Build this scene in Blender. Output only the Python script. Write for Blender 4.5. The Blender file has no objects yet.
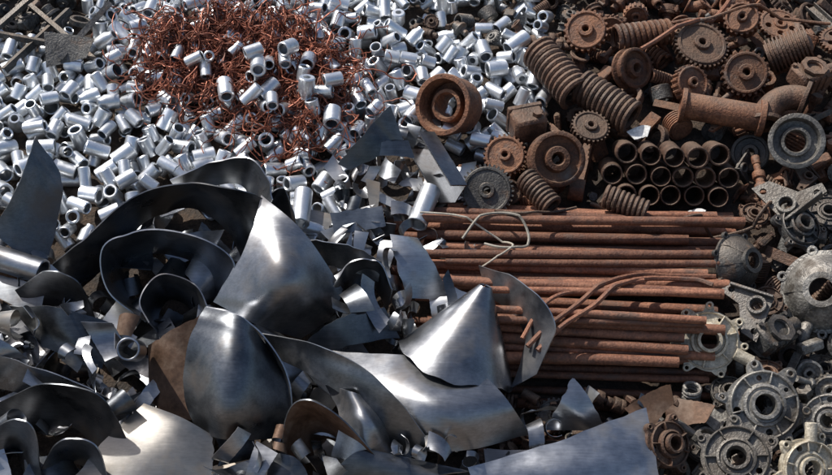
import bpy, math, random, time
import numpy as np
from mathutils import Vector, Matrix, geometry
T0=time.time()
random.seed(11); rng=np.random.default_rng(11)
U=random.uniform
# ------------------------------------------------------------------ camera
PITCH=math.radians(30); DIST=12.0; TZ=1.6
SL=0.45
cam_d=bpy.data.cameras.new("camera"); cam=bpy.data.objects.new("camera",cam_d)
bpy.context.scene.collection.objects.link(cam)
cam.location=(0,-DIST*math.cos(PITCH),TZ+DIST*math.sin(PITCH))
cam.rotation_euler=(math.pi/2-PITCH,0,0)
cam_d.lens=36*DIST/8.32; cam_d.clip_end=3000
bpy.context.scene.camera=cam
C=np.array(cam.location)
def S(px,py,h=0.0):
    """survey point on the sloping heap (h = height above the mean slope)"""
    a=(px-416)/100.0; b=(237.5-py)/100.0
    f=np.array([0,math.cos(PITCH),-math.sin(PITCH)]); u=np.array([0,math.sin(PITCH),math.cos(PITCH)])
    d=f*DIST+u*b+np.array([a,0,0])
    t=(TZ+h+SL*C[1]-C[2])/(d[2]-SL*d[1])
    return C+d*t
# ------------------------------------------------------------------ mesh helpers: (verts, faces, mats)
def M(v,f,m=None):
    return (np.asarray(v,float),[tuple(q) for q in f],list(m) if m is not None else [0]*len(f))
def merge(*ms):
    V=[];F=[];Q=[];o=0
    for v,f,q in ms:
        V.append(v);F+= [tuple(i+o for i in t) for t in f];Q+=q;o+=len(v)
    return (np.vstack(V),F,Q)
def tf(m,mat):
    A=np.array(mat); return (m[0]@A[:3,:3].T+A[:3,3],m[1],m[2])
def mv(m,x=0,y=0,z=0): return (m[0]+np.array([x,y,z]),m[1],m[2])
def rot(m,ax,deg): return tf(m,Matrix.Rotation(math.radians(deg),4,ax))
def setm(m,i): return (m[0],m[1],[i]*len(m[1]))
def lathe(prof,seg=24,closed=True,wob=0.0):
    n=len(prof);v=[];f=[]
    for i in range(seg):
        a=2*math.pi*i/seg
        for r,z in prof: v.append((r*math.cos(a),r*math.sin(a),z))
    for i in range(seg):
        j=(i+1)%seg
        for k in range(n if closed else n-1):
            l=(k+1)%n
            f.append((i*n+k,j*n+k,j*n+l,i*n+l))
    return M(v,f)
def tube(ro,ri,L,seg=22,b=0.006):
    h=L/2
    return lathe([(ro-b,-h),(ro,-h+b),(ro,h-b),(ro-b,h),(ri+b,h),(ri,h-b),(ri,-h+b),(ri+b,-h)],seg)
def solid(prof,seg=24):
    return lathe([(0.0005,prof[0][1])]+prof+[(0.0005,prof[-1][1])],seg,closed=False)
def plate(outer,holes,t):
    loops=[outer]+holes
    tri=geometry.tessellate_polygon([[Vector((p[0],p[1],0)) for p in L] for L in loops])
    pts=[p for L in loops for p in L];n=len(pts)
    v=[(p[0],p[1],t/2) for p in pts]+[(p[0],p[1],-t/2) for p in pts]
    f=[]
    for a,b,c in tri:
        A,B,Cc=pts[a],pts[b],pts[c]
        cr=(B[0]-A[0])*(Cc[1]-A[1])-(B[1]-A[1])*(Cc[0]-A[0])
        if cr<0:a,c=c,a
        f.append((a,b,c));f.append((c+n,b+n,a+n))
    o=0
    for k,L in enumerate(loops):
        m=len(L)
        area=sum(L[i][0]*L[(i+1)%m][1]-L[(i+1)%m][0]*L[i][1] for i in range(m))
        for i in range(m):
            j=(i+1)%m
            q=(o+i,o+i+n,o+j+n,o+j)
            if (area<0)!=(k>0): q=q[::-1]
            f.append(q)
        o+=m
    return M(v,f)
def circ(r,n=16,x=0,y=0): return [(x+r*math.cos(2*math.pi*i/n),y+r*math.sin(2*math.pi*i/n)) for i in range(n)]
def sweep(P,r,seg=6,cap=True,rf=None):
    P=np.asarray(P,float);n=len(P)
    T=np.gradient(P,axis=0);T/=np.linalg.norm(T,axis=1)[:,None]+1e-9
    a=np.array([0,0,1.0]) if abs(T[0][2])<.9 else np.array([1.0,0,0])
    N=np.cross(T[0],a);N/=np.linalg.norm(N)
    v=[];f=[]
    ang=np.arange(seg)*2*math.pi/seg
    for i in range(n):
        N=N-T[i]*np.dot(N,T[i]);N/=np.linalg.norm(N)+1e-9
        B=np.cross(T[i],N);rr=r if rf is None else r*rf[i]
        for q in ang: v.append(P[i]+rr*(math.cos(q)*N+math.sin(q)*B))
    for i in range(n-1):
        for k in range(seg):
            l=(k+1)%seg
            f.append((i*seg+k,i*seg+l,(i+1)*seg+l,(i+1)*seg+k))
    if cap:
        f.append(tuple(range(seg))[::-1]);f.append(tuple((n-1)*seg+k for k in range(seg)))
    return M(v,f)
def spring(R,L,turns,r,seg=18):
    n=int(turns*seg)
    t=np.linspace(0,1,n)
    return sweep(np.stack([R*np.cos(t*turns*2*math.pi),R*np.sin(t*turns*2*math.pi),(t-.5)*L],1),r,7)
def box(x,y,z,b=0.012):
    v=[];h=(x/2,y/2,z/2)
    idx={}
    for sx in(-1,1):
        for sy in(-1,1):
            for sz in(-1,1):
                for ax in range(3):
                    p=[sx*h[0],sy*h[1],sz*h[2]];s=[sx,sy,sz]
                    for q in range(3):
                        if q!=ax:p[q]-=s[q]*b
                    idx[(sx,sy,sz,ax)]=len(v);v.append(p)
    f=[]
    for ax in range(3):
        o=[q for q in range(3) if q!=ax]
        for s in(-1,1):
            L=[]
            for a,c in((-1,-1),(1,-1),(1,1),(-1,1)):
                k=[0,0,0];k[ax]=s;k[o[0]]=a;k[o[1]]=c;L.append(idx[(k[0],k[1],k[2],ax)])
            f.append(L)
        for a in(-1,1):
            for c in(-1,1):
                k0=[0,0,0];k0[ax]=-1;k0[o[0]]=a;k0[o[1]]=c
                k1=list(k0);k1[ax]=1
                f.append([idx[(*k0,o[0])],idx[(*k1,o[0])],idx[(*k1,o[1])],idx[(*k0,o[1])]])
    for sx in(-1,1):
        for sy in(-1,1):
            for sz in(-1,1): f.append([idx[(sx,sy,sz,q)] for q in range(3)])
    V=np.array(v);out=[]
    for q in f:
        c=V[q].mean(0);nn=np.cross(V[q[1]]-V[q[0]],V[q[2]]-V[q[0]])
        out.append(q if np.dot(nn,c)>0 else q[::-1])
    return M(v,out)
def gear(R,teeth,t,hub=.3,bore=.14,windows=0,depth=.1,rim=True):
    o=[]
    for i in range(teeth):
        a=2*math.pi*i/teeth;w=2*math.pi/teeth
        for f_,r in((-.3,R*(1-depth)),(-.16,R),(.16,R),(.3,R*(1-depth))):
            o.append((r*math.cos(a+f_*w),r*math.sin(a+f_*w)))
    holes=[circ(R*bore*1.1,16)]
    if windows:
        for i in range(windows):
            a=2*math.pi*(i+.5)/windows
            holes.append(circ(R*.15,12,R*.55*math.cos(a),R*.55*math.sin(a)))
    p=plate(o,holes,t)
    parts=[p,tube(R*hub,R*bore,t*1.9,20,.008)]
    if rim: parts.append(tube(R*(1-depth)*.99,R*.76,t*1.35,32,.008))
    return merge(*parts)
def pulley(R,t,ri=.45):
    h=t/2
    o=lathe([(R*.95,-h),(R,-h*.9),(R,-h*.55),(R*.84,-h*.35),(R*.84,h*.35),(R,h*.55),(R,h*.9),(R*.95,h),(R*.84,h),(R*.8,h*.5),(R*.5,h*.3),(R*.42,h*1.1),(R*.25,h*1.15),(R*.2,h*.9),(R*.2,-h*.9),(R*.42,-h),(R*.5,-h*.3),(R*.8,-h*.5),(R*.84,-h)],36)
    return o
def ringwheel(R,t):
    h=t/2
    a=lathe([(R*.9,-h),(R*.93,-h*.7),(R*.93,h*.6),(R,h*.7),(R,h*.95),(R*.97,h),(R*.84,h),(R*.8,h*.8),(R*.76,-h*.2),(R*.55,-h*.3),(R*.52,h*.5),(R*.42,h*.55),(R*.38,h*.3),(R*.38,-h)],40)
    return a
def casting(R,ears,t,seed=0,open_=.28):
    rr=random.Random(seed)
    n=120;o=[];ha=[2*math.pi*(i+rr.uniform(-.25,.25))/ears for i in range(ears)]
    ew=[rr.uniform(.13,.26) for _ in ha];el=[rr.uniform(.7,1.2) for _ in ha]
    ec=rr.uniform(.02,.1);ea=rr.uniform(0,6)
    for i in range(n):
        a=2*math.pi*i/n;r=R*.76*(1+ec*math.sin(2*a+ea)+.04*math.sin(3*a+seed))
        for q,w,e_ in zip(ha,ew,el):
            d=abs((a-q+math.pi)%(2*math.pi)-math.pi)
            r=max(r,R*(.76+(.26*e_)*max(0,1-(d/w)**2)**.6))
        o.append((r*math.cos(a),r*math.sin(a)))
    holes=[circ(R*.055,10,R*.9*math.cos(q),R*.9*math.sin(q)) for q in ha]
    for i in range(4):
        if rr.random()<.6:
            a=rr.uniform(0,.6)+i*1.55
            holes.append(circ(R*rr.uniform(.05,.09),12,R*.59*math.cos(a),R*.59*math.sin(a)))
    holes.append(circ(R*open_*.9,24))
    parts=[plate(o,holes,t)]
    parts.append(tube(R*.74,R*.69,t*rr.uniform(1.8,3.0),48,.008))
    h=t*2.4*rr.uniform(.8,1.6)
    parts.append(lathe([(R*.5,-t*.2),(R*.46,h*.45),(R*.40,h*.5),(R*.38,h*.35),(R*.33,h*.35),(R*.31,h*.75),(R*open_*.85,h*.75),(R*open_*.8,h*.6),(R*open_*.8,-t*.8),(R*.5,-t*.8)],40))
    for q in ha:
        parts.append(mv(tube(R*.1,R*.05,t*rr.uniform(1.3,2.2),12,.005),R*.9*math.cos(q),R*.9*math.sin(q),0))
        a=q+math.pi/ears
        b=box(R*.26,R*.035,t*2.0,.004);b=mv(b,R*.6,0,t*.4);parts.append(tf(b,Matrix.Rotation(a,4,'Z')))
    if rr.random()<.6:
        a=rr.uniform(0,6);parts.append(tf(mv(rot(tube(R*.16,R*.1,R*.5,16,.006),'Y',90),R*.95,0,t*.8),Matrix.Rotation(a,4,'Z')))
    return merge(*parts)
def bell(R,seed=0):
    rr=random.Random(seed);h=R*.8
    p=[lathe([(R,-h/2),(R*1.08,-h/2),(R*1.08,-h/2+R*.1),(R*.98,-h/2+R*.12),(R*.85,0),(R*.6,h*.3),(R*.45,h*.4),(R*.45,h*.6),(R*.3,h*.6),(R*.3,h*.35),(R*.55,h*.22),(R*.8,-.02),(R*.92,-h/2+.03)],40)]
    n=rr.randint(5,8)
    for i in range(n):
        a=2*math.pi*(i+rr.uniform(-.2,.2))/n
        p.append(tf(mv(tube(R*.14,R*.06,R*.14,12,.006),R*1.1,0,-h/2+R*.06),Matrix.Rotation(a,4,'Z')))
        q=plate([(R*.4,h*.5),(R*.45,-h*.1),(R*1.02,-h*.42),(R*.9,0)],[],R*.05);q=rot(q,'X',90)
        p.append(tf(q,Matrix.Rotation(a+.4,4,'Z')))
    return merge(*p)
def housing(s,seed=0):
    rr=random.Random(seed)
    p=[box(s,s*.7,s*.55,.03)]
    p.append(mv(tube(s*.3,s*.2,s*.75,24,.012),0,0,0))
    p.append(mv(rot(tube(s*.18,s*.1,s*.5,20,.01),'Y',90),s*.6,0,0))
    p.append(mv(plate([(x*1.0,y) for x,y in circ(s*.36,8)],[circ(s*.22,16)],s*.07),0,0,s*.36))
    for i in range(4): p.append(mv(box(s*.03,s*.78,s*.5,.006),-s*.4+i*s*.2,0,0))
    for x in(-.42,.42):
        for y in(-.28,.28): p.append(mv(solid([(s*.06,-.0),(s*.06,s*.07)],6),s*x,s*y,s*.27))
    return merge(*p)
def shaft(L,r,seed=0):
    rr=random.Random(seed);pr=[];z=-L/2
    while z<L/2:
        d=rr.uniform(.08,.2)*L;q=r*rr.choice([.6,1,1,1.5,.8])
        pr+=[(q*.96,z),(q,z+.006),(q,z+d-.006),(q*.96,z+d)];z+=d
    return solid(pr,20)
def boltm(r,L):
    return merge(mv(solid([(r*1.7,-L*.12),(r*1.8,-L*.1),(r*1.8,L*.1),(r*1.7,L*.12)],6),0,0,L/2),solid([(r*.9,-L/2),(r,-L/2+.01),(r,L/2)],10))
def angle(L,w,t):
    return plate([(0,0),(w,0),(w,t),(t,t),(t,w),(0,w)],[],L)
def chan(L,w,d,t):
    return plate([(0,0),(w,0),(w,d),(w-t,d),(w-t,t),(t,t),(t,d),(0,d)],[],L)
def bracket(s,seed=0):
    a=plate([(0,0),(s,0),(s*1.05,s*.2),(s*.6,s*.35),(s*.35,s*.9),(0,s)],[circ(s*.07,10,s*.85,s*.1),circ(s*.07,10,s*.12,s*.8),circ(s*.12,12,s*.25,s*.28)],s*.08)
    return merge(a,mv(tube(s*.2,s*.13,s*.3,18,.006),s*.25,s*.28,0),mv(box(s*.9,s*.06,s*.25,.006),s*.45,s*.02,s*.05))
def elbow(R,r,a0=90,fl=True):
    n=14;P=[(R*math.cos(t),R*math.sin(t),0) for t in np.linspace(0,math.radians(a0),n)]
    o=sweep(P,r,16,cap=False);i=sweep(P,r*.8,16,cap=False)
    i=(i[0],[q[::-1] for q in i[1]],i[2])
    p=[o,i]
    if fl:
        p.append(mv(rot(tube(r*1.5,r*.8,r*.35,20,.006),'X',90),R,0,0))
        p.append(tf(tube(r*1.5,r*.8,r*.35,20,.006),Matrix.Rotation(math.radians(a0),4,'Z')@Matrix.Translation((R,0,0))@Matrix.Rotation(math.pi/2,4,'X')))
    return merge(*p)
def finned(R,L,n):
    pr=[]
    for i in range(n):
        z=-L/2+L*i/n;d=L/n
        pr+=[(R*.8,z),(R*.8,z+d*.45),(R,z+d*.5),(R,z+d*.95)]
    pr.append((R*.5,L/2));pr.append((R*.3,L/2+.03))
    return solid(pr,26)
# --- sheets
def thicken(G,t,inner=1):
    nu,nv,_=G.shape
    du=np.gradient(G,axis=0);dv=np.gradient(G,axis=1)
    N=np.cross(du,dv);N/=np.linalg.norm(N,axis=2)[:,:,None]+1e-9
    A=(G+N*t/2).reshape(-1,3);B=(G-N*t/2).reshape(-1,3);n=nu*nv
    f=[];m=[]
    I=lambda i,j:i*nv+j
    for i in range(nu-1):
        for j in range(nv-1):
            f.append((I(i,j),I(i+1,j),I(i+1,j+1),I(i,j+1)));m.append(0)
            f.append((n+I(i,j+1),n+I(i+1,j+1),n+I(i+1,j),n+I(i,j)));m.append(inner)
    e=[(I(i,0),I(i+1,0)) for i in range(nu-1)]+[(I(nu-1,j),I(nu-1,j+1)) for j in range(nv-1)]+[(I(i,nv-1),I(i-1,nv-1)) for i in range(nu-1,0,-1)]+[(I(0,j),I(0,j-1)) for j in range(nv-1,0,-1)]
    for a,b in e: f.append((b,a,a+n,b+n));m.append(0)
    return M(np.vstack([A,B]),f,m)
def crm(P,n):
    P=np.asarray(P,float);k=len(P)
    if k==2:
        t=np.linspace(0,1,n)[:,None];return P[0]*(1-t)+P[1]*t
    Q=np.vstack([2*P[0]-P[1],P,2*P[-1]-P[-2]])
    out=[]
    for s in np.linspace(0,k-1-1e-6,n):
        i=int(s);t=s-i;a,b,c,d=Q[i],Q[i+1],Q[i+2],Q[i+3]
        out.append(.5*((2*b)+(c-a)*t+(2*a-5*b+4*c-d)*t*t+(3*b-a-3*c+d)*t**3))
    return np.array(out)
def wr(P,amp,seed):
    x,y,z=P[...,0]*2.1+seed,P[...,1]*2.3+seed*1.7,P[...,2]*2.2
    cr=np.abs(((x*.55+y*.83+z*.3)%1.9)-.95)
    return amp*(np.sin(x*1.3+1.3*np.sin(y*.9))*np.cos(y*1.4+z)+.4*np.sin(4.1*x+3.7*z+y)+1.4*np.exp(-(cr/.1)**2))
def loft(rows,nu=52,nv=18,t=.012,amp=.009,rag=.009,inner=1):
    R=[crm([S(*p) for p in r],nu) for r in rows]
    G=np.zeros((nu,nv,3))
    for i in range(nu): G[i]=crm([r[i] for r in R],nv)
    sd=U(0,50)
    du=np.gradient(G,axis=0);dv=np.gradient(G,axis=1);N=np.cross(du,dv);N/=np.linalg.norm(N,axis=2)[:,:,None]+1e-9
    G=G+N*wr(G,amp,sd)[:,:,None]
    for j,s in((0,-1),(nv-1,1)):
        d=dv[:,j]/(np.linalg.norm(dv[:,j],axis=1)[:,None]+1e-9)
        k=np.interp(np.arange(nu),np.arange(0,nu+4,4),rng.uniform(-rag,rag,len(np.arange(0,nu+4,4))))
        G[:,j]+=d*s*k[:,None]
    return thicken(G,t,inner)
def bent(l,w0,w1,k0,k1,cone=0,twist=0,skew=0,t=.008,nu=26,nv=6,inner=1):
    G=np.zeros((nu,nv,3));th=0;x=z=0;ds=l/(nu-1);sd=U(0,50)
    for i in range(nu):
        u=i/(nu-1);w=w0+(w1-w0)*u
        for j in range(nv):
            v=(j/(nv-1)-.5)
            sc=1+cone*v
            G[i,j]=(x*sc,v*w+skew*u*l+(U(-.004,.004) if j in(0,nv-1) else 0),z*sc)
        k=k0+(k1-k0)*u
        th+=k*ds;x+=math.cos(th)*ds;z+=math.sin(th)*ds
    if twist:
        for i in range(nu):
            a=twist*(i/(nu-1)-.5);c,s=math.cos(a),math.sin(a)
            y=G[i,:,1].copy();zz=G[i,:,2].copy();G[i,:,1]=c*y-s*zz;G[i,:,2]=s*y+c*zz
    G-=G.mean((0,1));G[...,2]+=wr(G,.006,sd)
    return thicken(G,t,inner)
# ------------------------------------------------------------------ materials
def mat(name,cols,metal=0.0,rough=(.6,.9),bump=.3,scale=5,var=(.7,1.25),stain=None,stain_amt=.55,stretch=(1,1,1),dust=0.0,fine=8,spec=.5,mott=(.72,1.2),streak=0,soft=.12):
    m=bpy.data.materials.new(name);m.use_nodes=True
    nt=m.node_tree;N=nt.nodes;L=nt.links
    b=N["Principled BSDF"]
    tc=N.new("ShaderNodeTexCoord");at=N.new("ShaderNodeAttribute");at.attribute_name="rnd"
    mu=N.new("ShaderNodeMath");mu.operation='MULTIPLY';mu.inputs[1].default_value=53.0;L.new(at.outputs["Fac"],mu.inputs[0])
    ad=N.new("ShaderNodeVectorMath");ad.operation='ADD';L.new(tc.outputs["Object"],ad.inputs[0]);L.new(mu.outputs[0],ad.inputs[1])
    mp=N.new("ShaderNodeMapping");mp.inputs["Scale"].default_value=stretch;L.new(ad.outputs[0],mp.inputs["Vector"])
    def noise(s,d=6,r=.6,src=None):
        n=N.new("ShaderNodeTexNoise");n.inputs["Scale"].default_value=s;n.inputs["Detail"].default_value=d;n.inputs["Roughness"].default_value=r
        L.new((src or ad).outputs[0],n.inputs["Vector"]);return n
    n1=noise(scale,5,.65,mp)
    if streak:
        m2=N.new("ShaderNodeMapping");m2.inputs["Rotation"].default_value=(.5,.7,.3);m2.inputs["Scale"].default_value=(1.2,streak,streak);L.new(ad.outputs[0],m2.inputs["Vector"])
        n2=noise(2.2,3,.7,m2)
    else: n2=noise(scale*fine,2,.6)
    n3=noise(scale*.45,4,.7) if (stain or dust) else None
    cr=N.new("ShaderNodeValToRGB");e=cr.color_ramp.elements
    e[0].position=.3;e[0].color=(*cols[0],1);e[1].position=.7;e[1].color=(*cols[-1],1)
    for i,c in enumerate(cols[1:-1]):
        q=e.new(.3+.4*(i+1)/(len(cols)-1));q.color=(*c,1)
    L.new(n1.outputs["Fac"],cr.inputs[0])
    mr=N.new("ShaderNodeMapRange");mr.inputs[3].default_value=var[0];mr.inputs[4].default_value=var[1];L.new(at.outputs["Fac"],mr.inputs[0])
    vm=N.new("ShaderNodeVectorMath");vm.operation='SCALE';L.new(cr.outputs[0],vm.inputs[0]);L.new(mr.outputs[0],vm.inputs["Scale"])
    col=vm.outputs[0]
    mr2=N.new("ShaderNodeMapRange");mr2.inputs[1].default_value=.3;mr2.inputs[2].default_value=.7;mr2.inputs[3].default_value=mott[0];mr2.inputs[4].default_value=mott[1];L.new(n2.outputs["Fac"],mr2.inputs[0])
    v2=N.new("ShaderNodeVectorMath");v2.operation='SCALE';L.new(col,v2.inputs[0]);L.new(mr2.outputs[0],v2.inputs["Scale"]);col=v2.outputs[0]
    if stain:
        st=N.new("ShaderNodeMapRange");st.inputs[1].default_value=stain_amt;st.inputs[2].default_value=stain_amt+soft;L.new(n3.outputs["Fac"],st.inputs[0])
        mx=N.new("ShaderNodeMix");mx.data_type='RGBA';L.new(st.outputs[0],mx.inputs[0]);L.new(col,mx.inputs[6]);mx.inputs[7].default_value=(*stain,1);col=mx.outputs[2]
        mm=N.new("ShaderNodeMapRange");mm.inputs[3].default_value=metal;mm.inputs[4].default_value=metal*.3;L.new(st.outputs[0],mm.inputs[0]);L.new(mm.outputs[0],b.inputs["Metallic"])
    else: b.inputs["Metallic"].default_value=metal
    if dust:
        g=N.new("ShaderNodeNewGeometry");sx=N.new("ShaderNodeSeparateXYZ");L.new(g.outputs["Normal"],sx.inputs[0])
        dr=N.new("ShaderNodeMapRange");dr.inputs[1].default_value=.4;dr.inputs[2].default_value=1;dr.inputs[3].default_value=0;dr.inputs[4].default_value=dust;L.new(sx.outputs[2],dr.inputs[0])
        dm=N.new("ShaderNodeMath");dm.operation='MULTIPLY';L.new(dr.outputs[0],dm.inputs[0]);L.new(n3.outputs["Fac"],dm.inputs[1])
        mx=N.new("ShaderNodeMix");mx.data_type='RGBA';L.new(dm.outputs[0],mx.inputs[0]);L.new(col,mx.inputs[6]);mx.inputs[7].default_value=(.34,.26,.19,1);col=mx.outputs[2]
    L.new(col,b.inputs["Base Color"])
    rr=N.new("ShaderNodeMapRange");rr.inputs[1].default_value=.3;rr.inputs[2].default_value=.7;rr.inputs[3].default_value=rough[0];rr.inputs[4].default_value=rough[1];L.new(n1.outputs["Fac"],rr.inputs[0]);L.new(rr.outputs[0],b.inputs["Roughness"])
    b.inputs["Specular IOR Level"].default_value=spec
    if bump:
        sm=N.new("ShaderNodeMath");sm.operation='ADD';L.new(n1.outputs["Fac"],sm.inputs[0]);L.new(n2.outputs["Fac"],sm.inputs[1])
        bp=N.new("ShaderNodeBump");bp.inputs["Strength"].default_value=bump;bp.inputs["Distance"].default_value=.02;L.new((n2 if streak else sm).outputs[0],bp.inputs["Height"]);L.new(bp.outputs[0],b.inputs["Normal"])
    return m
ALU=mat("aluminium",[(.70,.73,.76),(.82,.84,.86)],.85,(.3,.44),.03,6,(.8,1.12),stain=(.42,.42,.41),stain_amt=.62,mott=(.94,1.04))
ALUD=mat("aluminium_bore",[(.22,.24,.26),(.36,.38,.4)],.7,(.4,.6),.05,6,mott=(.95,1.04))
STEEL=mat("rolled_steel",[(.19,.20,.215),(.29,.30,.32),(.40,.41,.43)],.97,(.24,.42),.013,2.4,(.75,1.3),stain=(.16,.135,.115),stain_amt=.53,soft=.25,mott=(.82,1.1),streak=26)
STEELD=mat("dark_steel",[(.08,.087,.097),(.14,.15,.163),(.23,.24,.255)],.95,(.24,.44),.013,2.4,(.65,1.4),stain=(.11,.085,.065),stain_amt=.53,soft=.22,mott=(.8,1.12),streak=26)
STEELB=mat("bright_steel",[(.40,.41,.43),(.53,.54,.55)],.9,(.26,.42),.012,2.4,(.8,1.12),stain=(.32,.30,.27),stain_amt=.56,soft=.2,mott=(.88,1.05),streak=28)
STEELT=mat("tan_stained_steel",[(.22,.21,.195),(.33,.31,.285)],.75,(.32,.48),.02,3,(.85,1.1),stain=(.23,.18,.13),stain_amt=.5,soft=.2,mott=(.86,1.08),streak=24)
RSHEET=mat("rusted_sheet",[(.07,.038,.022),(.14,.08,.05),(.22,.16,.12)],.4,(.45,.7),.1,3,(.7,1.2),mott=(.85,1.1))
RUST=mat("rust",[(.06,.027,.016),(.15,.063,.033),(.25,.115,.06)],.1,(.6,.9),.5,5,(.55,1.35),stain=(.12,.1,.09),stain_amt=.58,dust=.5)
RUSTD=mat("dark_rust",[(.03,.018,.013),(.08,.042,.027),(.15,.08,.05)],.2,(.5,.85),.5,5,(.6,1.4),dust=.5)
RPIPE=mat("rusty_pipe",[(.12,.05,.03),(.20,.085,.048),(.29,.135,.08)],.05,(.55,.8),.3,6,(.55,1.35),stain=(.12,.07,.05),stain_amt=.54)
COP=mat("copper",[(.12,.038,.024),(.25,.08,.045),(.36,.13,.075)],.45,(.4,.6),0,8,(.4,1.35))
IRON=mat("cast_iron",[(.04,.04,.04),(.09,.09,.088),(.17,.165,.155)],.5,(.4,.7),.4,6,(.6,1.4),stain=(.11,.065,.04),stain_amt=.56,dust=.5)
CAST=mat("cast_aluminium",[(.08,.076,.07),(.19,.182,.167),(.34,.325,.292)],.5,(.4,.65),.4,5,(.55,1.35),stain=(.06,.052,.043),stain_amt=.5,dust=.3)
CREAM=mat("bronze_casting",[(.28,.24,.17),(.44,.39,.3),(.56,.51,.41)],.25,(.4,.6),.3,6,(.9,1.1),stain=(.16,.12,.075),stain_amt=.6)
WHITE=mat("white_paper",[(.6,.6,.58),(.75,.75,.73)],0,(.7,.9),.2,5,(.9,1.05))
CABLE=mat("cable",[(.33,.29,.23),(.5,.46,.38)],0,(.5,.7),.1,5,(.6,1.1))
DIRT=mat("dirt",[(.02,.016,.013),(.05,.035,.025),(.09,.06,.04)],0,(.8,1),.8,4,(1,1))
GROUND=mat("yard_dirt",[(.10,.08,.06),(.17,.13,.10),(.22,.18,.14)],0,(.8,1),.6,2,(1,1))
# ------------------------------------------------------------------ object creation
def obj(name,m,mats,rnd=None,origin=True,smooth=38):
    v,f,q=m
    o=(v.min(0)+v.max(0))/2 if origin else np.zeros(3)
    me=bpy.data.meshes.new(name);me.from_pydata((v-o).tolist(),[],f);
    for a in mats: me.materials.append(a)
    me.polygons.foreach_set("material_index",np.minimum(np.array(q,dtype=np.int32),len(mats)-1))
    me.polygons.foreach_set("use_smooth",[True]*len(f))
    at=me.attributes.new("rnd",'FLOAT','POINT')
    at.data.foreach_set("value",np.full(len(v),U(0,1)) if rnd is None else rnd)
    me.update();me.set_sharp_from_angle(angle=math.radians(smooth))
    ob=bpy.data.objects.new(name,me);ob.location=o
    bpy.context.scene.collection.objects.link(ob);return ob
# ------------------------------------------------------------------ terrain
RES=.025;GX0,GX1,GY0,GY1=-7.5,7.5,-5.0,7.0
gw=int((GX1-GX0)/RES);gh=int((GY1-GY0)/RES)
def sst(a,b,x):
    t=np.clip((x-a)/(b-a),0,1);return t*t*(3-2*t)
def hb(x,y):
    z=TZ+SL*y
    z=np.where(y>4.2,TZ+SL*4.2,z)
    g=lambda px,py,sx,sy,a:a*np.exp(-((x-S(px,py)[0])/sx)**2-((y-S(px,py)[1])/sy)**2)
    z=z+g(230,60,1.5,.9,.15)+g(60,130,1.3,.8,.05)+g(640,70,1.3,.8,.1)
    z=z+.04*np.sin(x*2.3+y*1.1)*np.sin(y*2.9-x*.7)+.02*np.sin(x*6+y*2)*np.sin(y*7)
    f=sst(-4.4,-3.3,y)*(1-sst(4.6,8.0,y))*(1-sst(5.2,8.5,np.abs(x)))
    return z*f-.05*(1-f)
yy,xx=np.mgrid[0:gh,0:gw]
H=hb(GX0+xx*RES,GY0+yy*RES)
HB=H.copy()
nx,ny=180,150
X=np.linspace(-9,9,nx);Y=np.linspace(-5.5,8.5,ny)
v=[];f=[]
for j in range(ny):
    zz=hb(X,np.full(nx,Y[j]))
    for i in range(nx): v.append((X[i],Y[j],zz[i]+(U(-.012,.012) if 2<i<nx-3 and 2<j<ny-3 else 0)))
for j in range(ny-1):
    for i in range(nx-1): f.append((j*nx+i,j*nx+i+1,(j+1)*nx+i+1,(j+1)*nx+i))
obj("debris_mound",M(v,f),[DIRT],origin=False,smooth=80)
g=1500
obj("ground",M([(-g,-g,0),(g,-g,0),(g,g,0),(-g,g,0)],[(0,1,2,3)]),[GROUND],origin=False)
# ------------------------------------------------------------------ deposition
class Proto:
    def __init__(s,m,w=1.0,flat=None,K=None):
        v,f,q=m;c=(v.min(0)+v.max(0))/2;s.m=(v-c,f,q);s.w=w;s.flat=flat
        v=s.m[0];T=[]
        for t in f:
            for k in range(1,len(t)-1): T.append((t[0],t[k],t[k+1]))
        T=np.array(T);a,b,cc=v[T[:,0]],v[T[:,1]],v[T[:,2]]
        ar=np.linalg.norm(np.cross(b-a,cc-a),axis=1)/2+1e-12
        n=int(np.clip(ar.sum()/RES**2*1.3,150,5000))
        i=rng.choice(len(T),n,p=ar/ar.sum());r1=np.sqrt(rng.random(n))[:,None];r2=rng.random(n)[:,None]
        s.s=a[i]*(1-r1)+b[i]*r1*(1-r2)+cc[i]*r1*r2
def cells(x,y): return np.clip(((y-GY0)/RES).astype(int),0,gh-1),np.clip(((x-GX0)/RES).astype(int),0,gw-1)
def rest(P,R,x,y,sink=.01):
    q=P@R.T;iy,ix=cells(q[:,0]+x,q[:,1]+y)
    d=H[iy,ix]-q[:,2]
    return np.partition(d,-3)[-3]-sink,iy,ix,q
def commit(z,iy,ix,q): np.maximum.at(H,(iy,ix),q[:,2]+z)
def rrot(flat=None):
    a=np.array(Matrix.Rotation(U(0,6.283),3,'Z'))
    if flat is None:
        q=rng.normal(size=4);q/=np.linalg.norm(q);w,x,y,z=q
        return np.array([[1-2*(y*y+z*z),2*(x*y-z*w),2*(x*z+y*w)],[2*(x*y+z*w),1-2*(x*x+z*z),2*(y*z-x*w)],[2*(x*z-y*w),2*(y*z+x*w),1-2*(x*x+y*y)]])
    t=np.array(Matrix.Rotation(random.gauss(0,flat),3,'X'));b=np.array(Matrix.Rotation(U(0,6.283),3,'Z'))
    sl=np.array(Matrix.Rotation(math.atan(SL),3,'X'))
    return sl@b@t@a
def inpoly(P,x,y):
    c=False;n=len(P)
    for i in range(n):
        x1,y1=P[i];x2,y2=P[(i+1)%n]
        if (y1>y)!=(y2>y) and x<(x2-x1)*(y-y1)/(y2-y1)+x1:c=not c
    return c
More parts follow.
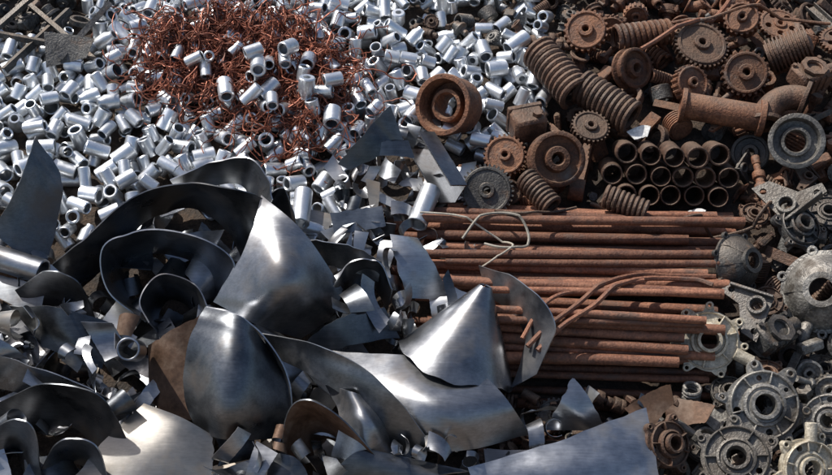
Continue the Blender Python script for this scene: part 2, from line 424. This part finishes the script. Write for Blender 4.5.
class Pile:
    def __init__(s): s.V=[];s.F=[];s.Q=[];s.R=[];s.o=0
    def add(s,m,rnd=None):
        v,f,q=m;s.V.append(v);o=s.o;s.F+=[tuple(i+o for i in t) for t in f];s.Q+=q;s.o+=len(v)
        s.R.append(np.full(len(v),U(0,1) if rnd is None else rnd))
    def done(s,name,mats): 
        return obj(name,(np.vstack(s.V),s.F,s.Q),mats,rnd=np.concatenate(s.R),origin=False)
def fill(pile,poly,protos,n,K=4,h=.15,sc=(.9,1.1),pos=3,mats=None,sink=.012,cap=.4,stats=None):
    P=[tuple(S(a,b,h)[:2]) for a,b in poly];xs=[p[0] for p in P];ys=[p[1] for p in P]
    W=[p.w for p in protos];placed=0
    for k in range(n):
        best=None
        for _ in range(pos):
            for _ in range(60):
                x,y=U(min(xs),max(xs)),U(min(ys),max(ys))
                if inpoly(P,x,y):break
            iy,ix=cells(np.array([x]),np.array([y]));r=H[iy[0],ix[0]]-HB[iy[0],ix[0]]
            if best is None or r<best[0]:best=(r,x,y)
        _,x,y=best
        p=random.choices(protos,W)[0];s=U(*sc);B=None
        for _ in range(K):
            R=rrot(p.flat)*s;r=rest(p.s,R,x,y,sink);tp=(r[3][:,2]+r[0]-HB[r[1],r[2]]).max()
            if B is None or r[0]<B[0][0]:B=(r,R,tp)
        r,R,tp=B
        if tp>cap: continue
        placed+=1
        commit(*r)
        pile.add(((p.m[0]@R.T)+np.array([x,y,r[0]]),p.m[1],p.m[2] if mats is None else [random.choice(mats)]*len(p.m[1])))
    return placed
def axrot(ax,roll=0):
    z=np.array(ax,float);z/=np.linalg.norm(z)
    ref=np.array([0,1.0,0]) if abs(z[1])<.95 else np.array([0,0,-1.0])
    x=np.cross(ref,z);x/=np.linalg.norm(x);y=np.cross(z,x)
    return np.column_stack([x,y,z])@np.array(Matrix.Rotation(math.radians(roll),3,'Z'))
def hero(name,m,px,py,ax=(0,0,1),roll=0,mats=None,sink=.04,maxh=.55):
    p=Proto(m);R=axrot(ax,roll);h=.35
    for _ in range(6):
        x,y,_z=S(px,py,h);r=rest(p.s,R,x,y,sink);h=.5*h+.5*min(r[0]-TZ-SL*y,maxh)
    x,y,_z=S(px,py,h);r=rest(p.s,R,x,y,sink)
    z=min(r[0],TZ+SL*y+maxh);r=(z,)+r[1:]
    commit(*r)
    return obj(name,((p.m[0]@R.T)+np.array([x,y,r[0]]),p.m[1],p.m[2]),mats)
def dirpx(a,b,dh=0):
    return S(b[0],b[1],.3+dh)-S(a[0],a[1],.3)
# ---- long pipes first
def wpipe(L,r,bend=.01):
    n=14;t=np.linspace(-.5,.5,n);ph=U(0,6)
    P=np.stack([t*L,bend*np.sin(t*3+ph)*L*.3,0*t],1)
    o=sweep(P,r,12,cap=False);i=sweep(P,r*.75,12,cap=False);i=(i[0],[q[::-1] for q in i[1]],i[2])
    nn=len(o[0]);e=[]
    for k in range(12):
        l=(k+1)%12;e.append((k,l,nn+l,nn+k));b=(n-1)*12;e.append((b+l,b+k,nn+b+k,nn+b+l))
    mm=merge(o,i);return (mm[0],mm[1]+e,mm[2]+[0]*len(e))
def lay(py,x0,x1,r,yaw,bend=.02):
    m=wpipe((x1-x0)/100,r,bend);p=Proto(m);R=np.array(Matrix.Rotation(math.radians(yaw),3,'Z'))
    h=.1
    for _ in range(4):
        x,y,_z=S((x0+x1)/2,py,h);q=rest(p.s,R,x,y,.008);h=q[0]-TZ-SL*y
    commit(*q);obj("rusty_pipe",((m[0]@R.T)+np.array([x,y,q[0]])-0,m[1],m[2]),[RPIPE])
py=214
while py<394:
    t=(py-214)/184
    lay(py,384+t*60+U(-6,25),742-t*40+U(-14,8),U(.034,.054),-2.2+U(-1.4,1.6)-1.5*t)
    py+=U(5.5,8) if py<300 else U(7,11)
for k in range(26):
    py=U(214,300) if k<16 else U(300,380);t=(py-214)/184
    lay(py,392+t*80+U(0,70),740-t*40-U(0,60),U(.032,.052),-2.6+U(-3.5,3.2)-1.5*t)
print("pipes",time.time()-T0)
# bundle of short pipes rests directly on the mound
L=[];r=.112
for j,(n,x0) in enumerate([(5,0.02),(6,-.1),(5,.02)]):
    for i in range(n):
        L.append(mv(rot(tube(r*U(.88,1),r*.78,.42,22,.006),'X',90+U(-3,3)),x0+i*.228-.46+U(-.012,.012),U(-.06,.06),j*.2+U(0,.015)))
bun=merge(*L)
hero("short_pipe_stack",tf(bun,Matrix.Rotation(math.radians(-18),4,'X')),668,172,(0,0,1),-3,[RUSTD],sink=.12)
# ---- tubes
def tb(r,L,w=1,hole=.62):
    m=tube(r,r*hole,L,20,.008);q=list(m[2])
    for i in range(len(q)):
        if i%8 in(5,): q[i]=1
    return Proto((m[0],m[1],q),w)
TP=[tb(.07,.19),tb(.077,.22),tb(.066,.24),tb(.085,.2),tb(.073,.17,1,.7),tb(.062,.21,1,.72),tb(.08,.26,.6,.8)]
h=.11;neck=lathe([(.07,-h),(.08,-h+.012),(.08,h*.3),(.052,h*.75),(.052,h),(.036,h),(.036,-h)],20)
TP.append(Proto(neck,.8))
tubes=Pile()
TM=[(-90,78),(0,74),(60,75),(92,48),(120,20),(380,20),(420,50),(530,62),(545,110),(500,165),(430,140),(400,125),(345,150),(350,235),(300,255),(180,190),(80,240),(0,215),(-90,230)]
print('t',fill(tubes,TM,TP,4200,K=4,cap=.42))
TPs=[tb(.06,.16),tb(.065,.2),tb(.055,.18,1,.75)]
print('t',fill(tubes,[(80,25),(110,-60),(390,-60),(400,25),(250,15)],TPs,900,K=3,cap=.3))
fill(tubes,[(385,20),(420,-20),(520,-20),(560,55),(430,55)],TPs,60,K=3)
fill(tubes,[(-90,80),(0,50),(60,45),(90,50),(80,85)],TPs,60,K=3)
print("tubes",time.time()-T0)
# ---- mechanical part prototypes
def gearset(mi):
    L=[]
    for a in [gear(.2,22,.06),gear(.15,16,.08,.4,.2),gear(.24,30,.05,.28,.12,5),gear(.12,14,.1,.5,.25,rim=False),pulley(.19,.12),pulley(.13,.1),ringwheel(.2,.14),tube(.12,.07,.16),tube(.09,.06,.3),tube(.16,.11,.08,28),spring(.09,.3,7,.02),spring(.06,.25,8,.014),
        boltm(.03,.22),boltm(.04,.3),shaft(.5,.06,1),shaft(.4,.07,2),shaft(.7,.045,3),housing(.3,1),housing(.22,2),elbow(.14,.055),elbow(.18,.07,70),finned(.12,.3,9),finned(.15,.2,6),box(.25,.12,.1,.015),box(.18,.18,.07,.012),angle(.5,.1,.014),chan(.4,.12,.07,.012),casting(.2,5,.03,3),casting(.16,4,.04,4),bracket(.28),bracket(.2),
        solid([(.05,-.12),(.09,-.1),(.09,0),(.14,.02),(.14,.06),(.06,.08),(.06,.2)],22)]:
        L.append(Proto(setm(a,mi)))
    return L
G0=gearset(0)
rust=Pile()
RM=[(535,62),(600,25),(690,-60),(930,-60),(930,120),(760,200),(740,195),(735,150),(600,140),(598,200),(470,205),(462,150),(500,130),(545,105)]
print(fill(rust,RM,G0,1100,K=4,mats=[0,0,0,1,0,2],cap=.38))
fill(rust,[(590,200),(600,212),(745,212),(760,190)],G0,40,K=4,mats=[0,1,2],cap=.25,sc=(.5,.7))
print("rust",time.time()-T0)
iron=Pile()
print(fill(iron,[(380,25),(400,-60),(700,-60),(610,30),(540,66),(430,52)],G0,500,K=4,mats=[0,0,1],sc=(.6,.85),cap=.38))
fill(iron,[(-95,60),(-95,-60),(115,-60),(95,40),(60,60)],G0,160,K=4,mats=[1,0,0],sc=(.7,1))
cast=Pile()
CM=[(752,205),(930,110),(930,540),(640,540),(640,425),(712,385),(735,300)]
CP=G0+[Proto(casting(.26,6,.035,5),3,.5),Proto(casting(.22,5,.04,6),2,.5),Proto(housing(.35,3),2),Proto(casting(.3,7,.03,8),2,.5),Proto(bell(.2,1),3),Proto(bell(.26,2),3),Proto(bracket(.4),3),Proto(bracket(.34),3),Proto(elbow(.2,.09,80),2)]
print(fill(cast,CM,CP,800,K=3,mats=[0,0,1,2,0],sc=(.75,1.05),cap=.4))
fill(cast,[(490,392),(700,385),(690,540),(480,540)],G0,420,K=4,mats=[2,2,1],sc=(.5,.9),cap=.38)
print("cast",time.time()-T0)
# ---- sheet offcuts
SP=[]
for i in range(60):
    l=U(.45,1.2);w=U(.14,.42);k=random.choice([0.3,1,2,3,-2,4,5.5,6.5,8,-5])
    SP.append(Proto(bent(l,w,w*U(.1,1.2),k*U(.5,1),k*U(.8,1.5),U(-.5,.5),U(-.9,.9),U(-.4,.4)),1,.6))
def mfill(pile,poly,n,h,sc,K=2,cap=.4,wt=(3,6,1,1)):
    for _ in range(n):
        p=random.choice(SP);o=random.choices([0,1,2,3],wt)[0];inn=random.choice([0,1,1,1,o,1,4])
        q=Proto.__new__(Proto);q.m=(p.m[0],p.m[1],[o if a==0 else inn for a in p.m[2]]);q.s=p.s;q.w=1;q.flat=p.flat
        fill(pile,poly,[q],1,K=K,h=h,sc=sc,cap=cap)
sheets=Pile()
SM=[(-95,235),(0,225),(80,250),(180,200),(340,240),(380,225),(440,270),(480,310),(500,390),(610,440),(620,540),(-95,540)]
mfill(sheets,SM,800,.2,(.6,1.1),cap=.5,wt=(5,5,2,1))
mfill(sheets,[(335,130),(400,115),(485,195),(400,235),(330,240)],110,.2,(.35,.6),cap=.45,wt=(4,3,3,0))
mfill(sheets,[(335,200),(400,215),(480,265),(500,320),(420,330),(330,300)],200,.3,(.35,.75),cap=.62,wt=(4,3,3,1))
print("sheets",time.time()-T0)
# ------------------------------------------------------------------ hero sheets
def hs(name,rows,mats,**k):
    m=loft(rows,**k)
    p=Proto(m);c=(m[0].min(0)+m[0].max(0))/2
    iy,ix=cells(p.s[:,0]+c[0],p.s[:,1]+c[1]);np.maximum.at(H,(iy,ix),p.s[:,2]+c[2])
    return obj(name,m,mats)
CS="curled_metal_sheet";BS="bent_metal_sheet"
hs(BS,[[(36,136,1.1),(20,180,1.0),(-8,232,.7)],[(38,140,1.05),(62,185,.7),(45,275,.3)]],[STEELD,STEEL])
hs(CS,[[(262,196,1.15),(246,245,1.05),(214,302,.65)],[(303,232,1.1),(287,275,1.15),(252,322,.75)],[(343,290,.65),(330,318,.55),(300,338,.35)]],[STEEL,STEELD],amp=.006)
hs(CS,[[(264,198,1.15),(238,190,1.3),(190,183,1.3),(135,196,1.1),(95,228,.9),(52,264,.55)],[(246,280,.45),(232,236,.5),(192,208,.5),(148,220,.4),(116,254,.25),(80,290,.1)]],[STEELD,STEELD])
hs(CS,[[(226,300,.65),(234,262,.95),(200,238,1.1),(142,230,1.1),(103,247,.95),(108,290,.65),(146,322,.45)],[(222,318,.1),(212,283,.2),(190,260,.3),(150,253,.3),(128,268,.15),(136,298,.05),(168,322,.05)]],[STEEL,STEELD])
hs(CS,[[(170,180,.8),(212,163,1.05),(248,158,1.2),(266,176,1.2),(272,200,1.15)],[(182,196,.35),(222,184,.5),(243,186,.6),(250,200,.7),(256,225,.8)]],[STEEL,STEELD])
hs(BS,[[(265,196,.9),(285,190,.9),(300,235,.6)],[(262,210,.6),(275,215,.6),(290,250,.4)]],[STEEL,STEELD])
hs(CS,[[(150,322,.5),(140,300,.6),(160,275,.7),(195,285,.7),(212,318,.6)],[(160,335,.2),(158,318,.2),(170,300,.2),(190,308,.2),(200,330,.2)]],[STEEL,STEELD])
hs(BS,[[(10,306,.55),(60,308,.8),(114,325,.6)],[(42,347,.5),(75,358,.55),(102,368,.5)]],[STEELB,STEELD])
hs(CS,[[(16,290,.5),(45,272,.85),(75,280,.85),(92,306,.5)],[(34,316,.2),(55,306,.3),(75,310,.3),(96,326,.3)]],[STEELD,STEELD])
hs(BS,[[(148,346,.5),(172,330,.7),(203,314,.7)],[(150,402,.25),(176,418,.3),(196,420,.35)]],[RSHEET,RSHEET])
hs(CS,[[(206,307,1.1),(188,345,.95),(184,395,.7),(198,432,.45)],[(242,318,1.2),(236,362,1.15),(230,408,.95),(232,440,.65)],[(270,350,.8),(284,380,.7),(292,408,.55),(286,438,.35)]],[STEELD,STEELD],amp=.006)
hs(CS,[[(206,307,1.12),(235,314,1.15),(262,335,1.0),(285,372,.8),(292,408,.6)],[(216,330,.3),(238,340,.35),(258,360,.35),(270,390,.3),(274,418,.2)]],[STEEL,STEELD])
hs(BS,[[(145,404,.6),(105,440,.5),(66,490,.4)],[(182,418,.68),(160,455,.6),(140,490,.48)],[(212,436,.55),(213,460,.5),(206,492,.4)]],[STEELT,STEELD])
hs(BS,[[(320,350,.55),(400,356,.7),(470,362,.7)],[(345,392,.65),(430,405,.9),(505,398,.8)],[(360,425,.5),(440,452,.6),(530,434,.5)]],[STEEL,STEEL],amp=.008)
hs(BS,[[(250,332,.7),(330,350,1.0),(390,392,1.0),(430,442,.7)],[(264,352,.5),(320,380,.75),(368,414,.75),(398,452,.5)]],[STEELB,STEELD])
hs(BS,[[(468,468,.55),(560,440,.72),(646,408,.62)],[(475,490,.48),(570,472,.68),(655,455,.58)],[(480,520,.35),(580,505,.5),(662,500,.45)]],[STEEL,STEEL],amp=.010)
hs(BS,[[(572,378,.7),(560,402,.6),(544,430,.4)],[(575,379,.7),(592,402,.6),(604,430,.4)]],[STEEL,STEELD])
hs(CS,[[(282,480,.3),(286,420,.8),(305,400,1.05),(342,418,1.0),(396,478,.5)],[(312,480,.1),(314,450,.15),(325,440,.2),(345,452,.2),(368,490,.1)]],[STEELD,RSHEET])
hs(CS,[[(480,266,.7),(520,281,1.0),(555,322,1.0),(537,374,.6)],[(487,294,.55),(508,310,.6),(526,338,.6),(512,388,.4)]],[STEELB,STEEL])
hs(CS,[[(-5,404,.5),(45,384,1.0),(100,396,1.0),(128,444,.5)],[(10,445,.1),(50,426,.3),(84,434,.3),(98,472,.1)]],[STEELD,STEELD])
hs(BS,[[(-40,340,.6),(20,362,.8),(80,384,.75),(132,412,.5)],[(-40,378,.4),(15,392,.5),(60,400,.5),(110,428,.4)]],[STEEL,STEELD])
hs(BS,[[(338,164,.55),(365,132,.8),(390,105,.95)],[(350,170,.5),(380,155,.6),(404,142,.65)]],[STEEL,STEELD])
hs(BS,[[(330,213,.6),(382,206,.7)],[(335,236,.5),(386,226,.6)]],[STEELB,STEELD])
hs(BS,[[(345,150,.6),(380,142,.7),(408,140,.7)],[(350,160,.5),(385,156,.6),(415,158,.6)]],[STEELB,STEELD])
hs(BS,[[(390,234,.9),(398,268,.8),(408,298,.6)],[(418,238,.95),(436,268,.75),(450,300,.5)]],[STEEL,STEELD])
hs(BS,[[(310,240,.8),(350,246,.95),(382,262,.8)],[(318,262,.6),(350,272,.7),(378,282,.65)]],[STEELB,STEELD])
hs(CS,[[(-20,440,.5),(10,420,.9),(34,430,.9),(42,480,.4)],[(-5,490,.1),(12,455,.2),(22,462,.2),(24,500,.1)]],[STEELD,STEELD])
hs(CS,[[(40,470,.4),(60,440,.8),(95,445,.8),(110,485,.4)],[(52,490,.1),(68,465,.2),(88,470,.2),(95,500,.1)]],[STEEL,STEELD])
hs(BS,[[(215,470,.4),(290,455,.6),(320,500,.4)],[(225,500,.3),(270,490,.5),(300,520,.4)]],[STEEL,STEELD])
hs(BS,[[(320,490,.5),(350,456,.7),(372,450,.7)],[(400,500,.4),(430,478,.6),(470,472,.5)]],[STEELT,STEELD])
hs(CS,[[(325,385,.6),(340,418,.7),(330,462,.5)],[(352,392,.9),(368,425,.85),(360,470,.6)],[(378,402,.6),(398,430,.5),(398,478,.3)]],[STEEL,STEELD])
hs(CS,[[(330,290,.7),(352,262,.9),(380,262,.9),(392,290,.7)],[(340,318,.4),(356,290,.4),(375,288,.4),(386,312,.3)]],[STEEL,STEELD])
hs(BS,[[(300,345,.6),(340,318,.8),(385,308,.7)],[(310,362,.5),(350,345,.6),(400,338,.5)]],[STEEL,STEELD])
def coneobj(name,a,b,rb,rt,mats,roll=-90,span=345):
    a=np.array(a);b=np.array(b);L=np.linalg.norm(b-a);nu=56;nv=12
    G=np.zeros((nu,nv,3))
    for i in range(nu):
        t=math.radians(-span/2+i*(span/(nu-1)))
        for j in range(nv):
            s=j/(nv-1);r=rt+(rb-rt)*s
            G[i,j]=(r*math.cos(t)*(1+.05*math.sin(2*t)),r*math.sin(t),s*L+(.03*math.sin(3*t)+.012*math.sin(11*t) if j==nv-1 else 0))
    G+=wr(G,.006,3.3)[:,:,None]
    m=thicken(G,.014,1);R=axrot(b-a,roll);v=m[0]@R.T+a
    # turn the seam to the back of the cone
    sm=R@np.array([-1.0,0,0])
    if sm@np.array([0,-.87,.5])>0: 
        R=axrot(b-a,roll+180);v=m[0]@R.T+a
    return obj(name,(v,m[1],m[2]),mats)
coneobj("metal_cone",S(486,286,1.0),S(455,366,.45),.55,.05,[STEEL,STEELD])
hero("steel_channel_offcut",tf(chan(.75,.26,.2,.015),Matrix.Translation((-.13,-.1,0))),437,168,dirpx((416,138),(456,205)),200,[STEEL])
hero("steel_pipe_offcut",tube(.1,.08,.45),424,207,dirpx((430,190),(417,222)),0,[ALU])
hero("steel_pipe_offcut",tube(.09,.07,.4),302,208,dirpx((304,190),(300,225)),0,[ALU])
hero("steel_pipe_offcut",tube(.12,.095,.5),20,265,dirpx((0,258),(45,272)),0,[STEEL])
obj("steel_pipe_offcut",tf(tube(.1,.08,.5),Matrix.Translation(S(132,350,.8))@Matrix(axrot((.1,-.8,.6)).tolist()).to_4x4()),[STEEL])
# small loose pieces lying on and between the big sheets
mfill(sheets,[(0,300),(130,330),(150,400),(60,470),(-60,470),(-60,290)],55,.5,(.3,.6),cap=.95,wt=(4,4,2,1))
mfill(sheets,[(290,300),(400,280),(475,300),(420,350),(330,345)],32,.5,(.3,.55),cap=.95,wt=(4,3,3,1))
mfill(sheets,[(220,440),(300,430),(480,450),(470,475),(220,490)],34,.5,(.3,.6),cap=.85,wt=(4,3,2,1))
mfill(sheets,[(520,400),(640,400),(660,440),(520,460)],26,.3,(.3,.5),cap=.6,wt=(4,3,2,1))
sheets.done("sheet_metal_offcuts",[STEEL,STEELD,STEELB,STEELT,RSHEET])
# ------------------------------------------------------------------ machine heroes
cyl=merge(solid([(.13,-.42),(.14,-.41),(.14,.40),(.13,.41)],28),mv(tube(.19,.12,.06,28),0,0,.4),mv(tube(.18,.12,.05,28),0,0,-.4))
hero("flanged_cylinder",cyl,722,112,dirpx((684,104),(762,117)),0,[RUST])
hero("pipe_elbow",elbow(.3,.13,110),778,104,(-.1,-.6,.75),60,[RUSTD])
hero("rusty_ring_wheel",ringwheel(.32,.34),450,106,(-.5,-.75,.4),0,[RUST])
hero("coil_spring",spring(.17,.75,11,.034),556,72,dirpx((536,46),(580,96)),0,[RUSTD])
hero("coil_spring",spring(.16,.68,11,.032),606,102,dirpx((582,86),(632,118)),0,[RUSTD])
hero("coil_spring",spring(.12,.62,10,.028),642,38,dirpx((614,42),(674,35)),0,[RUST])
hero("coil_spring",spring(.1,.45,9,.024),625,206,dirpx((604,198),(646,215)),0,[RUSTD],sink=.06)
hero("coil_spring",spring(.1,.45,9,.024),538,196,dirpx((528,184),(550,208)),0,[RUSTD])
hero("gear",gear(.22,26,.08),505,156,(-.1,-.7,.6),0,[RUST])
hero("gear",gear(.27,34,.07,.3,.14,0),487,190,(-.1,-.75,.5),0,[IRON])
hero("pulley_wheel",pulley(.28,.2),556,160,(.1,-.8,.45),0,[RUST])
hero("steel_block",merge(box(.34,.3,.3,.03),mv(box(.36,.06,.32,.01),0,.1,0),mv(solid([(.05,0),(.05,.06)],6),.08,-.06,.14)),527,124,(0,-.3,.9),15,[RUSTD])
hero("gear",gear(.3,34,.09,.3,.13,0),700,50,(.1,-.5,.75),0,[RUSTD])
hero("gear",gear(.25,24,.12,.35,.16),745,74,(-.1,-.75,.5),0,[RUST])
hero("pulley_wheel",pulley(.22,.16),632,68,(.5,-.7,.4),0,[RUST])
hero("gear",gear(.24,22,.1,.35,.15),586,32,(-.2,-.7,.6),0,[RUST])
hero("gear",gear(.2,26,.07,.35,.15),590,128,(.1,-.45,.85),0,[RUSTD])
hero("gear",gear(.2,20,.1),690,84,(.3,-.7,.5),0,[RUST])
hero("finned_cylinder",finned(.2,.45,11),790,50,(.8,-.1,.4),0,[RUSTD])
hero("gear",gear(.2,20,.12),742,20,(-.2,-.6,.6),0,[RUST])
hero("machine_housing",housing(.4,5),815,75,(.1,-.3,.9),30,[RUSTD])
hero("brake_disc",ringwheel(.28,.16),795,145,(-.15,-.8,.5),0,[CAST])
for a,b in[(696,206),(640,132)]:
    m=bent(.2,.16,.1,4,9,.3,1.0,nu=12,nv=8);hero("paper_scrap",m,a,b,(U(-.4,.4),-.5,.8),U(0,90),[WHITE,WHITE])
hero("bell_housing",bell(.36,4),822,290,(-.35,-.65,.5),10,[CAST])
hero("bell_housing",bell(.26,5),745,262,(.5,-.6,.5),40,[IRON])
for px,py,R,e,ax,mt in[(765,402,.40,7,(-.05,-.7,.6),CAST),(737,458,.36,6,(-.2,-.6,.8),CAST),(806,466,.32,6,(.15,-.7,.5),CREAM),(828,418,.3,5,(-.4,-.7,.5),CAST),(712,342,.35,7,(-.12,-.72,.55),CREAM),(800,225,.28,6,(.3,-.5,.8),IRON),(672,445,.26,5,(.4,-.6,.6),RUSTD)]:
    hero("flange_casting",casting(R,e,.05,int(px)),px,py,ax,U(0,60),[mt],sink=.06)
hero("machine_housing",housing(.38,7),778,332,(.3,-.4,.8),40,[IRON])
hero("casting_bracket",bracket(.5,2),790,190,(-.3,-.5,.7),20,[CAST])
hero("casting_bracket",bracket(.45,3),740,312,(-.3,-.5,.7),140,[IRON])
for a in[(690,412),(655,405)]:
    m=bent(.4,.3,.15,2,3,.2,.3);hero("rusted_plate",m,a[0],a[1],(.2,-.6,.7),U(0,90),[RSHEET,RSHEET])
for (a,b,w) in[((5,70),(70,10),.07),((-20,30),(60,45),.06),((30,5),(95,60),.05),((60,60),(110,5),.06),((-40,60),(40,-10),.06)]:
    d=dirpx(a,b);hero("steel_angle_beam",mv(angle(np.linalg.norm(d),w,.012)),(a[0]+b[0])/2,(a[1]+b[1])/2,d,U(0,90),[IRON])
m=bent(.5,.4,.2,1,2,.2,.3);hero("rusted_plate",m,70,48,(.3,-.8,.5),30,[IRON,IRON])
rust.done("rusty_machine_parts",[RUST,RUSTD,IRON])
iron.done("iron_machine_parts",[IRON,RUSTD])
cast.done("cast_machine_parts",[CAST,IRON,RUSTD])
# ------------------------------------------------------------------ bent rods & cables over the pipes
def over(pts,r,name,mt,n=60,lift=.02,seg=7):
    P=crm([S(*p) for p in pts],n)
    iy,ix=cells(P[:,0],P[:,1]);hh=H[iy,ix]
    k=np.array([hh[max(0,i-6):i+7].max() for i in range(n)])+lift
    k=np.convolve(np.pad(k,6,'edge'),np.ones(13)/13,'valid')
    P[:,2]=np.minimum(np.maximum(k,P[:,2]-.1),P[:,2]+.45)
    return obj(name,sweep(P,r,seg),[mt])
over([(525,388,.3),(545,368,.35),(575,345,.35),(605,318,.4),(640,296,.4),(680,292,.4),(712,302,.3)],.024,"bent_rod",RPIPE)
over([(535,392,.3),(560,367,.35),(590,347,.35),(615,324,.4),(650,305,.4),(690,300,.4),(708,318,.3)],.024,"bent_rod",RPIPE)
over([(520,380,.3),(538,350,.35),(560,335,.35),(600,330,.35),(640,312,.4)],.02,"bent_rod",RPIPE)
over([(680,245,.3),(705,232,.35),(745,222,.4),(770,210,.4)],.018,"bent_rod",RUSTD)
over([(462,256,.4),(478,243,.4),(500,238,.4),(520,244,.4),(528,256,.4),(520,268,.4),(500,270,.4),(484,262,.4)],.013,"cable",CABLE)
over([(420,238,.4),(450,240,.4),(480,246,.4),(505,252,.4),(512,266,.4),(500,280,.4),(480,282,.4)],.01,"cable",CABLE)
over([(495,222,.4),(505,236,.4),(525,238,.4),(545,230,.4),(575,226,.3)],.014,"cable",RUSTD)
over([(640,60,.5),(690,30,.6),(720,5,.6),(735,-15,.6)],.026,"bent_rod",RPIPE)
over([(655,20,.5),(700,25,.6),(760,10,.6),(832,15,.6)],.018,"bent_rod",RUST)
# ------------------------------------------------------------------ copper wire
wires=Pile()
def wire(px,py,sx,sy):
    while True:
        a,b=U(-1,1),U(-1,1)
        if a*a+b*b<1:break
    x,y,_=S(px+a*sx,py+b*sy,.6)
    n=36;ds=U(.018,.036);th=U(0,6.28);k=random.gauss(0,3);P=[];ph=U(0,6);am=U(.0,.1);fz=U(1,4);dz=U(.0,.12)
    for i in range(n):
        P.append((x,y));k+=random.gauss(0,1.6);k*=.93;th+=k*ds*2.2;x+=math.cos(th)*ds;y+=math.sin(th)*ds
    P=np.array(P);iy,ix=cells(P[:,0],P[:,1]);hh=H[iy,ix]
    hh=np.convolve(np.pad(hh,4,'edge'),np.ones(9)/9,'valid')
    z=hh+dz+am*(.5+.5*np.sin(ph+np.arange(n)*fz*.12))
    return sweep(np.column_stack([P,z]),U(.004,.0085),4)
for _ in range(560): wires.add(wire(248,42,78,28))
for _ in range(130): wires.add(wire(195,36,45,20))
for _ in range(180): wires.add(wire(305,78,42,30))
for _ in range(70): wires.add(wire(255,62,95,44))
wires.done("copper_wire_tangle",[COP])
fill(tubes,[(250,60),(300,50),(350,85),(330,115),(280,105),(220,85)],TP,20,K=4,h=.6,pos=1,cap=.9)
fill(tubes,[(170,20),(230,20),(240,60),(180,70)],TPs,6,K=4,h=.6,pos=1,cap=.9)
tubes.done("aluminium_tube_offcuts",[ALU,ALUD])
print("all",time.time()-T0)
# ------------------------------------------------------------------ light
el,az=math.radians(56),math.radians(-66)
w=bpy.data.worlds.new("World");bpy.context.scene.world=w;w.use_nodes=True
sk=w.node_tree.nodes.new("ShaderNodeTexSky");sk.sky_type='NISHITA';sk.sun_disc=False;sk.sun_elevation=el;sk.sun_rotation=az
sk.dust_density=2.5;sk.air_density=1.0;sk.ozone_density=.8
bg=w.node_tree.nodes["Background"];bg.inputs[1].default_value=.12;w.node_tree.links.new(sk.outputs[0],bg.inputs[0])
sd=bpy.data.lights.new("sun",'SUN');sd.energy=5;sd.angle=math.radians(.5);sd.color=(1,.96,.9)
so=bpy.data.objects.new("sun",sd);bpy.context.scene.collection.objects.link(so)
so.rotation_euler=Vector((math.sin(az)*math.cos(el),math.cos(az)*math.cos(el),math.sin(el))).to_track_quat('Z','Y').to_euler();so.location=(0,0,20)
vs=bpy.context.scene.view_settings;vs.view_transform='Standard';vs.look='None';vs.exposure=0
